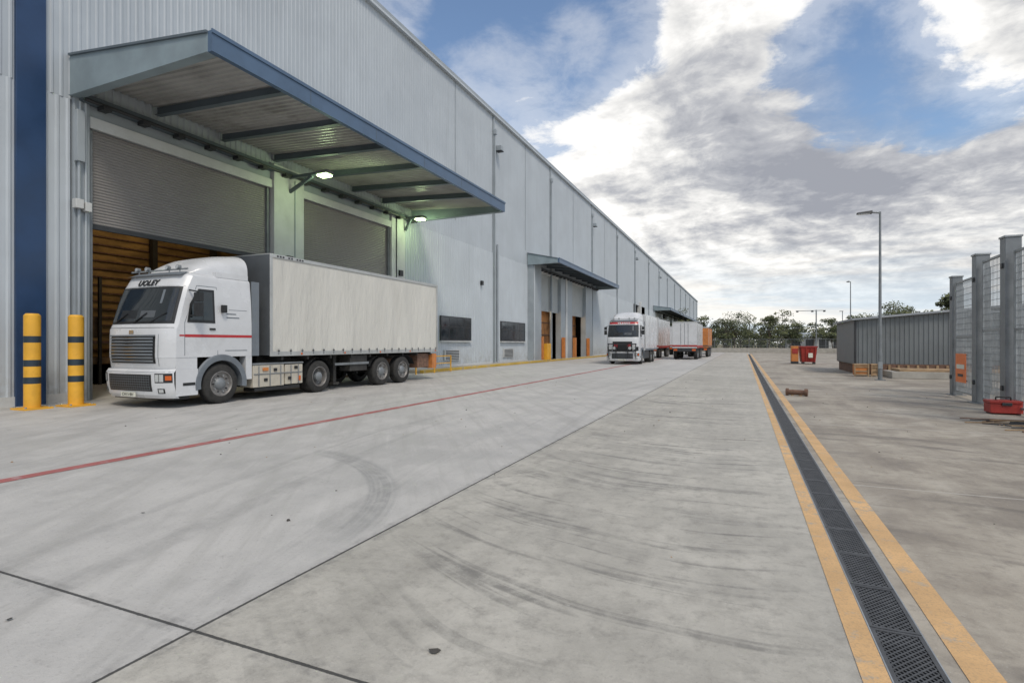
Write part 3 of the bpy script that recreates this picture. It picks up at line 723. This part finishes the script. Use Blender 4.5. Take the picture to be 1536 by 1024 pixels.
T2=empty('box_truck',(-8.5,41.4,0)); cab(T2,'b','TRANSIT')
q=MB(); q.box(-1.26,1.26,2.75,9.0,1.05,3.95,'white'); q.box(-1.0,1.0,2.3,8.9,.75,1.045,'chass')
for sx in (1,-1):
    for y in (5.9,7.3): wheel(q,sx*1.24,y,.52,sx,dual=True)
    a,c_=sorted((sx*1.262,sx*1.275))
    q.box(a,c_,2.75,9.0,1.05,1.2,'fender'); q.box(a,c_,2.75,2.85,1.2,3.95,'rail'); q.box(a,c_,5.0,5.06,1.2,3.9,'rail')
    a,c_=sorted((sx*.75,sx*1.2)); q.box(a,c_,2.9,4.9,.4,1.0,'dark')
q.done('cargo_body',T2,bevel=.02)
def box_trailer(name,x,y,L,w,h,z0,ky,ks,cabbed=False):
    P=empty(name,(x,y,0)); q=MB(); a=w/2
    q.box(-a,a,0,L,z0,h,ky)
    q.box(-a-.01,a+.01,-.012,.1,z0+.12,z0+.3,'red' if ks=='red' else ks); 
    for sx in (1,-1):
        u,v_=sorted((sx*a,sx*(a+.02))); q.box(u,v_,.1,L,z0,z0+.25,ks); q.box(u,v_,0,.1,z0+.3,h,'rail'); q.box(u,v_,L/2,L/2+.08,z0+.25,h,'rail')
        for yy in (1.3,2.6,L-2.4,L-1.1): wheel(q,sx*(a-.03),yy,.5,sx,w=.34)
        q.box(min(sx*.7,sx*1.05),max(sx*.7,sx*1.05),-.03,-.013,z0-.28,z0-.1,'amber')
    q.box(-.9,.9,.1,L-.1,.75,z0-.005,'chass'); q.box(-a+.05,a-.05,-.02,.06,z0-.32,z0-.03,'dark')
    q.box(-a,a,-.006,L,h-.1,h+.03,'rail' if ky!='rust' else 'orange')
    q.box(-.015,.015,-.02,-.005,z0+.32,h-.12,'fender')
    for xx in (-.35,.35): q.cyl((xx,-.03,z0+.1),(xx,-.03,h-.15),.018,'galv',6)
    q.done('body_and_wheels',P,bevel=.03)
    return P
box_trailer('cargo_trailer',-5.35,56,8,2.35,3.75,1.15,'white','redd')
box_trailer('orange_cargo_trailer',-4.95,67,7,2.4,3.5,1.1,'orange','rust')
box_trailer('cargo_trailer',-9.7,60,10,2.5,4.4,1.1,'white','redd')
box_trailer('cargo_trailer',-8.4,78,9,2.5,4.0,1.1,'white','redd')
box_trailer('orange_cargo_trailer',-5.9,84,9,2.5,4.0,1.1,'orange','rust')

# ------------------------------------------------------------ right side
def lamp_post(x,y,h,arm=.85,r=.07):
    q=MB(); q.box(x-.18,x+.18,y-.18,y+.18,.0,.03,'galvd'); q.cyl((x,y,.03),(x,y,1.2),r*1.25,'galvd',16,r1=r*1.2); q.cyl((x,y,1.2),(x,y,h),r*1.0,'galvd',16,r1=r*.6)
    q.cyl((x,y,h-.05),(x-arm*.5,y,h+.02),r*.55,'galvd',10)
    q.hexa([(x-arm-.02,y-.13,h-.03),(x-arm*.35,y-.13,h-.05),(x-arm*.35,y+.13,h-.05),(x-arm-.02,y+.13,h-.03),(x-arm-.02,y-.1,h+.02),(x-arm*.35,y-.1,h+.07),(x-arm*.35,y+.1,h+.07),(x-arm-.02,y+.1,h+.02)],'dark')
    q.box(x-arm+.02,x-arm*.45,y-.1,y+.1,h-.06,h-.045,'lamp')
    q.box(x-r-.01,x+r+.01,y-r*1.3-.01,y-r*1.2,.5,.8,'galv')
    q.done('street_lamp')
lamp_post(5.5,28,7.35)
lamp_post(9.1,58,7.3,.3,.06)
q=MB(); x,y=9.6,88; q.cyl((x,y,0),(x,y,6.4),.08,'galvd',10); q.beam((x-2.6,y,6.3),(x+1.2,y,6.3),.08,.08,'galvd')
for k in (-2.4,-.5,1.0): q.box(x+k-.14,x+k+.14,y-.2,y+.1,6.1,6.25,'dark')
q.done('floodlight_mast')
for (x,y,h) in ((14,96,6.5),(18.5,75,5.2),(2.5,140,6.5)):
    q=MB(); q.cyl((x,y,0),(x,y,h),.07,'galvd',8,r1=.05); q.box(x-.4,x+.1,y-.1,y+.1,h,h+.08,'dark'); q.done('street_lamp')

SH=empty('storage_shed')
q=MB()
ya=33.0
def shz(x): return 2.82+(x-5.4)*.085
n=int((16-5.4)/.2)
pts=[]
for j in range(n):
    a=5.4+j*.2; pts+=[(a,0),(a+.11,0),(a+.135,-.03),(a+.175,-.03)]
pts.append((5.4+n*.2,0)); i=len(q.v)
for (x,o) in pts: q.v.append((x,ya+o,.55)); q.v.append((x,ya+o,shz(x)))
for j in range(len(pts)-1): q.f.append((i+2*j,i+2*j+2,i+2*j+3,i+2*j+1)); q.m.append(q.mi('shed'))
q.box(5.38,5.4,ya,ya+6,.55,shz(5.4),'shed'); q.box(5.42,15.8,ya+.06,ya+6,.5,2.8,'shed')
q.hexa([(5.2,ya-.25,shz(5.2)),(16.2,ya-.25,shz(16.2)),(16.2,ya+6.2,shz(16.2)),(5.2,ya+6.2,shz(5.2)),(5.2,ya-.25,shz(5.2)+.1),(16.2,ya-.25,shz(16.2)+.1),(16.2,ya+6.2,shz(16.2)+.1),(5.2,ya+6.2,shz(5.2)+.1)],'shedr')
q.box(5.33,5.43,ya-.06,ya+.04,.3,shz(5.4)-.01,'dark')
q.done('walls_and_roof',SH,smooth=False)
q=MB(); q.box(5.5,16,ya-.1,ya+6,.0,.54,'rust'); 
for j in range(26): q.box(5.6+j*.4,5.7+j*.4,ya-.16,ya-.101,.0,.5,'timber')
q.done('timber_base',SH,bevel=.01)
q=MB(); q.box(6.3,16,29.6,31.6,0,.30,'kerb'); q.box(6.25,16,29.5,29.595,0,.32,'kerb'); q.box(6.6,16,29.8,31.4,.305,.42,'timber'); q.done('low_concrete_platform',bevel=.02)
q=MB()
for (x,y,s_,h,kk) in ((5.0,30.9,.62,.6,'orange'),(5.72,31.0,.32,.6,'timber')):
    q.box(x+.03,x+s_-.03,y+.03,y+.6,.06,h-.03,kk)
    for z in (.05,h*.35,h*.7,h-.08): q.box(x,x+s_,y,y+.028,z,z+.07,'timber')
    for xx in (x,x+s_-.06): q.box(xx,xx+.06,y-.02,y+.0,0,h,'timber')
    q.box(x,x+s_,y+.03,y+.6,h-.028,h,'timber')
q.done('timber_crates',bevel=.006)
q=MB(); x,y=4.1,47.5; Ws=1.15
q.hexa([(x+.1,y+.2,.15),(x+Ws-.1,y+.2,.15),(x+Ws-.1,y+1.6,.15),(x+.1,y+1.6,.15),(x,y,1.3),(x+Ws,y,1.3),(x+Ws,y+1.8,1.3),(x,y+1.8,1.3)],'redd')
q.box(x-.05,x+Ws+.05,y-.05,y+.05,1.3,1.38,'redd'); q.box(x-.05,x+Ws+.05,y+1.75,y+1.85,1.3,1.38,'redd'); q.box(x-.05,x+.05,y+.05,y+1.75,1.3,1.38,'redd'); q.box(x+Ws-.05,x+Ws+.05,y+.05,y+1.75,1.3,1.38,'redd')
for k in range(4): q.beam((x+.15+k*.28,y+.14,.2),(x+.1+k*.31,y-.03,1.28),.06,.05,'redd')
q.box(x+.55,x+.85,y-.02,y+.1,.5,.85,'plate'); q.box(x+.1,x+.3,y+.1,y+.4,0,.15,'dark'); q.box(x+Ws-.3,x+Ws-.1,y+.1,y+.4,0,.15,'dark')
q.box(x-.62,x-.12,y+.1,y+.9,.2,1.4,'orange'); q.box(x-.62,x-.12,y+.1,y+.9,0,.2,'dark'); q.box(x-.57,x-.17,y+.08,y+.099,.8,1.2,'redd')
q.done('red_skip_bin',bevel=.015)
q=MB(); q.cyl((1.27,18.72,.10),(1.74,18.6,.10),.08,'rust',16); q.cyl((1.22,18.73,.11),(1.29,18.715,.11),.11,'rust',16); q.cyl((1.72,18.605,.11),(1.80,18.585,.11),.11,'rust',16); q.box(1.36,1.42,18.55,18.8,0,.03,'timber'); q.box(1.58,1.64,18.5,18.75,0,.03,'timber')
q.done('flanged_pipe_section')
G=empty('steel_mesh_gate'); q=MB()
posts=[(5.72,16.1,4.05,.15),(5.86,18.25,3.95,.15),(6.1,20.9,3.65,.13),(5.66,12.8,4.05,.15)]
for (x,y,h,r) in posts:
    q.box(x-r,x+r,y-r,y+r,.02,h,'galvd'); q.box(x-r-.02,x+r+.02,y-r-.02,y+r+.02,h,h+.05,'galv'); q.box(x-r-.08,x+r+.08,y-r-.08,y+r+.08,0,.02,'galvd')
    q.box(x-r-.03,x-r,y-.06,y+.06,.5,.62,'dark'); q.box(x-r-.03,x-r,y-.06,y+.06,h-.7,h-.58,'dark'); q.box(x+r+.001,x+r+.05,y-.05,y+.05,.3,h-.3,'galv')
q.done('posts',G,bevel=.012)
def panel(q,A,B,z0,z1,sp=.09,spz=.17,fr=.05):
    A=Vector(A);B=Vector(B); L=(B-A).length; d=(B-A)/L
    for z in (z0,z1,(z0+z1)*.5): q.beam(A+Vector((0,0,z)),B+Vector((0,0,z)),fr,fr,'galv')
    for tt in (0.02,L-.02): q.beam(A+d*tt+Vector((0,0,z0)),A+d*tt+Vector((0,0,z1)),fr,fr,'galv')
    k=sp
    while k<L: q.beam(A+d*k+Vector((0,0,z0)),A+d*k+Vector((0,0,z1)),.012,.012,'galv'); k+=sp
    z=z0+spz
    while z<z1: q.beam(A+Vector((.009,0,z)),B+Vector((.009,0,z)),.010,.010,'galv'); z+=spz
q=MB()
panel(q,(5.75,16.35,0),(5.83,18.0,0),.15,3.75); panel(q,(5.92,18.5,0),(6.05,20.7,0),.15,3.45); panel(q,(5.68,13.1,0),(5.71,15.85,0),.15,3.7)
panel(q,(6.2,21.1,0),(9.6,22.6,0),.15,2.6); panel(q,(6.3,16.4,0),(8.4,17.9,0),.2,3.2)
q.done('mesh_panels',G,smooth=False)
q=MB(); q.box(5.925,5.94,19.55,20.35,.45,1.30,'hivis'); q.box(5.918,5.924,19.65,20.25,.85,.98,'plate'); q.box(5.918,5.924,19.75,20.15,.62,.70,'black')
for z in (.5,1.25): q.box(5.94,6.0,19.6,19.63,z,z+.02,'black')
q.done('orange_warning_sign')
q=MB(); x,y=5.15,15.5; q.box(x,x+.58,y,y+.38,.03,.24,'redd'); q.box(x-.01,x+.59,y-.01,y+.39,.245,.31,'redd'); q.box(x+.2,x+.38,y-.03,y-.011,.2,.27,'dark'); q.beam((x+.15,y+.19,.38),(x+.43,y+.19,.38),.03,.03,'black')
q.box(x+.14,x+.17,y+.17,y+.2,.31,.38,'black'); q.box(x+.41,x+.44,y+.17,y+.2,.31,.38,'black'); q.box(x+.03,x+.1,y+.02,y+.36,0,.03,'black'); q.box(x+.48,x+.55,y+.02,y+.36,0,.03,'black')
q.done('red_toolbox',bevel=.012)
q=MB()
for k in range(70):
    cx,cy=random.uniform(4.5,6.4),random.uniform(12.6,14.0); a=random.gauss(.2,.5); L=random.uniform(.3,1.1)
    q.beam((cx-math.cos(a)*L/2,cy-math.sin(a)*L/2,.012+k*.001),(cx+math.cos(a)*L/2,cy+math.sin(a)*L/2,.02+k*.0012),.022,.018,random.choice(['rust','dark','timber']))
q.done('scrap_rod_pile',smooth=False)
q=MB(); q.box(9.5,13,19.5,22,0.3,2.7,'ltrim'); q.box(9.45,13.05,19.45,22.05,2.7,2.85,'white'); q.box(9.6,12.8,19.4,19.49,.0,.3,'dark'); q.box(9.47,9.495,20,20.8,.35,2.3,'shedr'); q.done('site_office_cabin',bevel=.02)
def fence(A,B,h,name='chain_link_fence',sp=3.0):
    A=Vector(A);B=Vector(B); L=(B-A).length; d=(B-A)/L; q=MB(); n=int(L/sp)
    for k in range(n+1): q.cyl(A+d*k*L/n,A+d*k*L/n+Vector((0,0,h)),.05,'galvd',6)
    for z in (.1,h*.5,h-.03): q.beam(A+Vector((0,0,z)),B+Vector((0,0,z)),.05,.05,'galvd')
    k=0
    while k<L: q.beam(A+d*k+Vector((0,0,.05)),A+d*k+Vector((0,0,h)),.02,.02,'galvd'); k+=.22
    q.done(name,smooth=False)
fence((-14,112,0),(40,100,0),2.4); fence((14,40,0),(40,100,0),2.2)
q=MB(); q.box(-8,30,103,103.3,0,.8,'kerb'); q.done('low_boundary_wall',bevel=.02)
q=MB(); q.face([(-16,113,.004),(300,101,.004),(900,2000,.004),(-400,2000,.004)],'grass'); q.done('grass_field',smooth=False)
for (x,y,L,Wd,h,k1) in ((10,150,12,10,3.2,'ltrim'),(34,135,20,10,4.2,'shedr')):
    q=MB(); q.box(x,x+L,y,y+Wd,0,h,k1); q.hexa([(x-.3,y-.3,h),(x+L+.3,y-.3,h),(x+L+.3,y+Wd+.3,h),(x-.3,y+Wd+.3,h),(x-.3,y+Wd*.5-.1,h+1.1),(x+L+.3,y+Wd*.5-.1,h+1.1),(x+L+.3,y+Wd*.5+.1,h+1.1),(x-.3,y+Wd*.5+.1,h+1.1)],'trim')
    for j in range(4): q.box(x+1+j*L/4,x+3+j*L/4,y-.05,y-.002,0.2,2.6,'dark')
    q.done('distant_shed')

# ------------------------------------------------------------ trees
def tree(q,x,y,h,cw,nl=700,ls=.35,dens=9,low=.36):
    tz=h*.45; lean=random.uniform(-.5,.5)
    top_=Vector((x+lean,y,tz))
    q.cyl((x,y,0),top_,h*.020,'bark',7,r1=h*.012,cap=False)
    cl=[]
    for k in range(dens):
        a=random.uniform(0,6.28); zz=random.uniform(low,.95)*h
        rr=cw*.5*random.uniform(.05,1)*max(.25,1.1-abs(zz/h-.62)*2.0)
        c_=Vector((x+lean+math.cos(a)*rr,y+math.sin(a)*rr,zz)); cl.append((c_,random.uniform(.07,.17)*cw+.015*h))
        q.cyl(Vector((x,y,0)).lerp(top_,random.uniform(.6,1)),c_,h*.008,'bark',4,r1=h*.003,cap=False)
    for k in range(nl):
        c_,r_=random.choice(cl)
        while True:
            o=Vector((random.uniform(-1,1),random.uniform(-1,1),random.uniform(-1,1)))
            if o.length<1: break
        pz=c_+Vector((o.x*r_*1.4,o.y*r_*1.4,o.z*r_*.75))
        u=Vector((random.gauss(0,1),random.gauss(0,1),random.gauss(0,1))).normalized(); w_=u.orthogonal().normalized()
        s_=ls*random.uniform(.5,1.2)
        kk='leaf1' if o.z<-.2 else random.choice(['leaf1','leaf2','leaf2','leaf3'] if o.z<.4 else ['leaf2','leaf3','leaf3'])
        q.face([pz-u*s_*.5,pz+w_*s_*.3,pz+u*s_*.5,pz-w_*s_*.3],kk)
q=MB()
def at(u,d): r_=ray(u,515); return r_.x*d,r_.y*d
xx=-16
while xx<110:
    yy=132+random.uniform(-10,22)
    hh=random.choice([4.5,5.5,6.5,7.5,8.5])*random.uniform(.9,1.15)
    tree(q,xx,yy,hh,hh*random.uniform(.65,1.1),480,.5,12,random.choice([.1,.2,.35])); xx+=random.uniform(.6,3.4)
for k in range(3):
    xx=-20
    while xx<170:
        hh=random.uniform(4.5,8.5)
        tree(q,xx,175+k*22+random.uniform(-8,8),hh,random.uniform(6,11),190,1.0,10,.08); xx+=random.uniform(3,7)
q.done('distant_trees',smooth=False)
for (u,d,h,cw) in ((1102,118,8.4,8),(1085,124,7.4,6),(1152,116,7.4,4.5),(1185,112,6.2,5),(1335,78,7.3,6.5),(1362,84,7.3,5),(1300,80,6.4,5),(1422,62,7.6,3.0),(1250,100,6.4,5)):
    q=MB(); x,y=at(u,d); tree(q,x,y,h,cw,2600,.32,28); q.done('gum_tree',smooth=False)

# ------------------------------------------------------------ world
w=bpy.data.worlds.new('World'); S.world=w; w.use_nodes=True
t=NT(w.node_tree); t.n.clear()
out=t.new('ShaderNodeOutputWorld')
sundir=Vector((.55,-.50,.95)).normalized()
sky=t.new('ShaderNodeTexSky'); sky.sky_type='NISHITA'; sky.sun_disc=False
sky.sun_elevation=math.asin(sundir.z); sky.sun_rotation=math.atan2(sundir.x,sundir.y); sky.air_density=1.1; sky.dust_density=.8; sky.ozone_density=2.2
bg=t.new('ShaderNodeBackground'); t.l.new(sky.outputs[0],bg.inputs[0]); bg.inputs[1].default_value=.15
tcn=t.new('ShaderNodeTexCoord'); D=tcn.outputs['Generated']
nrm=t.new('ShaderNodeVectorMath'); nrm.operation='NORMALIZE'; t.l.new(D,nrm.inputs[0]); D=nrm.outputs[0]
dx,dy,dz=t.sep(D)
zc=t.m('ADD',t.m('MAXIMUM',dz,0.0),.20)
px=t.m('DIVIDE',dx,zc); py=t.m('DIVIDE',dy,zc)
P=t.comb(px,py,.7)
def blob(lst):
    tot=0.0
    for (u,v,r,wt) in lst:
        c_=ray(u,v).normalized()
        dt=t.new('ShaderNodeVectorMath'); dt.operation='DOT_PRODUCT'; t.l.new(D,dt.inputs[0]); dt.inputs[1].default_value=c_
        ang=r/F/ (1+((u-768)/F)**2+((v-515)/F)**2)**.5
        s_=t.ss(dt.outputs['Value'],math.cos(ang*1.5),math.cos(ang*.1),0,wt)
        tot=s_ if isinstance(tot,float) else t.m('ADD',tot,s_)
    return tot
n1=t.noise(P,1.7,10,.60,.25)
off=t.comb(t.m('ADD',px,-.06),t.m('ADD',py,.10),.74)
n2=t.noise(off,1.7,5,.56,.25)
n3=t.noise(P,5.5,9,.66,.3)
off3=t.comb(t.m('ADD',px,-.025),t.m('ADD',py,.04),.71)
n4=t.noise(off3,5.5,4,.58,.3)
bias=blob([(720,30,190,-.22),(850,60,160,-.15),(960,50,100,-.12),(865,55,40,.10),(1250,95,150,-.24),(1370,120,120,-.18),(1510,185,90,-.17),(1430,175,90,-.09),(1095,25,80,.16),(1450,40,90,.17),(870,210,190,.18),(1200,290,320,.24),(1480,310,200,.15),(600,5,50,.18),(730,140,80,.14)])
dens=t.m('ADD',t.m('ADD',t.m('MULTIPLY',n1,.66),t.m('MULTIPLY',n3,.34)),bias)
cov=t.m('MAXIMUM',t.ss(dens,.45,.585),t.ss(dens,.30,.50,.0,.34))
lit=t.m('ADD',t.m('ADD',t.m('MULTIPLY',t.m('SUBTRACT',n1,n2),2.8),t.m('MULTIPLY',t.m('SUBTRACT',n3,n4),1.1)),.60)
dark=blob([(1340,350,180,-.24),(1130,235,150,-.20),(1450,260,150,-.15),(1020,290,90,-.10),(1250,215,120,-.16),(800,150,140,.15),(900,130,120,.10),(880,300,100,.2),(1100,60,110,.12),(1470,50,120,.12),(1050,420,160,.25),(1400,425,130,.24)])
edgeb=t.ss(dens,.50,.68,.26,0)
lum=t.m('ADD',t.m('ADD',t.m('ADD',lit,dark),edgeb),t.m('MULTIPLY',t.m('SUBTRACT',n3,.5),.7),clamp=True)
cr=t.new('ShaderNodeValToRGB'); t.l.new(lum,cr.inputs[0])
e=cr.color_ramp.elements; e[0].position=0; e[0].color=(.33,.345,.39,1); e[1].position=1; e[1].color=(.98,.965,.94,1)
x=e.new(.35); x.color=(.48,.49,.52,1); x=e.new(.7); x.color=(.75,.745,.735,1)
hz=t.noise(t.comb(t.m('MULTIPLY',dx,3),t.m('MULTIPLY',dy,3),t.m('MULTIPLY',dz,30)),1.0,5,.6)
hcol=t.mix(t.ss(hz,.4,.62),(.66,.76,.84),(.96,.93,.87))
ccol=t.mix(t.ss(dz,.02,.19,.9,0),cr.outputs[0],hcol)
cov2=t.m('MAXIMUM',cov,t.ss(dz,.03,.19,.9,0))
bg2=t.new('ShaderNodeBackground'); t.l.new(ccol,bg2.inputs[0]); bg2.inputs[1].default_value=1.1
mx=t.new('ShaderNodeMixShader'); t.l.new(cov2,mx.inputs[0]); t.l.new(bg.outputs[0],mx.inputs[1]); t.l.new(bg2.outputs[0],mx.inputs[2])
t.l.new(mx.outputs[0],out.inputs[0])

sl=bpy.data.lights.new('sun','SUN'); sl.energy=1.7; sl.angle=math.radians(14); sl.color=(1,.91,.78)
so=bpy.data.objects.new('sun',sl); so.rotation_euler=(-sundir).to_track_quat('-Z','Y').to_euler(); COL.objects.link(so)
# ------------------------------------------------------------ camera
cam=bpy.data.cameras.new('camera'); cam.sensor_width=36; cam.lens=F/1536*36; cam.clip_end=5000; cam.shift_y=3/1536
co=bpy.data.objects.new('camera',cam); co.location=(0,0,H); co.rotation_euler=(math.pi/2,0,TH); COL.objects.link(co); S.camera=co
S.view_settings.view_transform='Standard'; S.view_settings.look='None'; S.view_settings.exposure=0
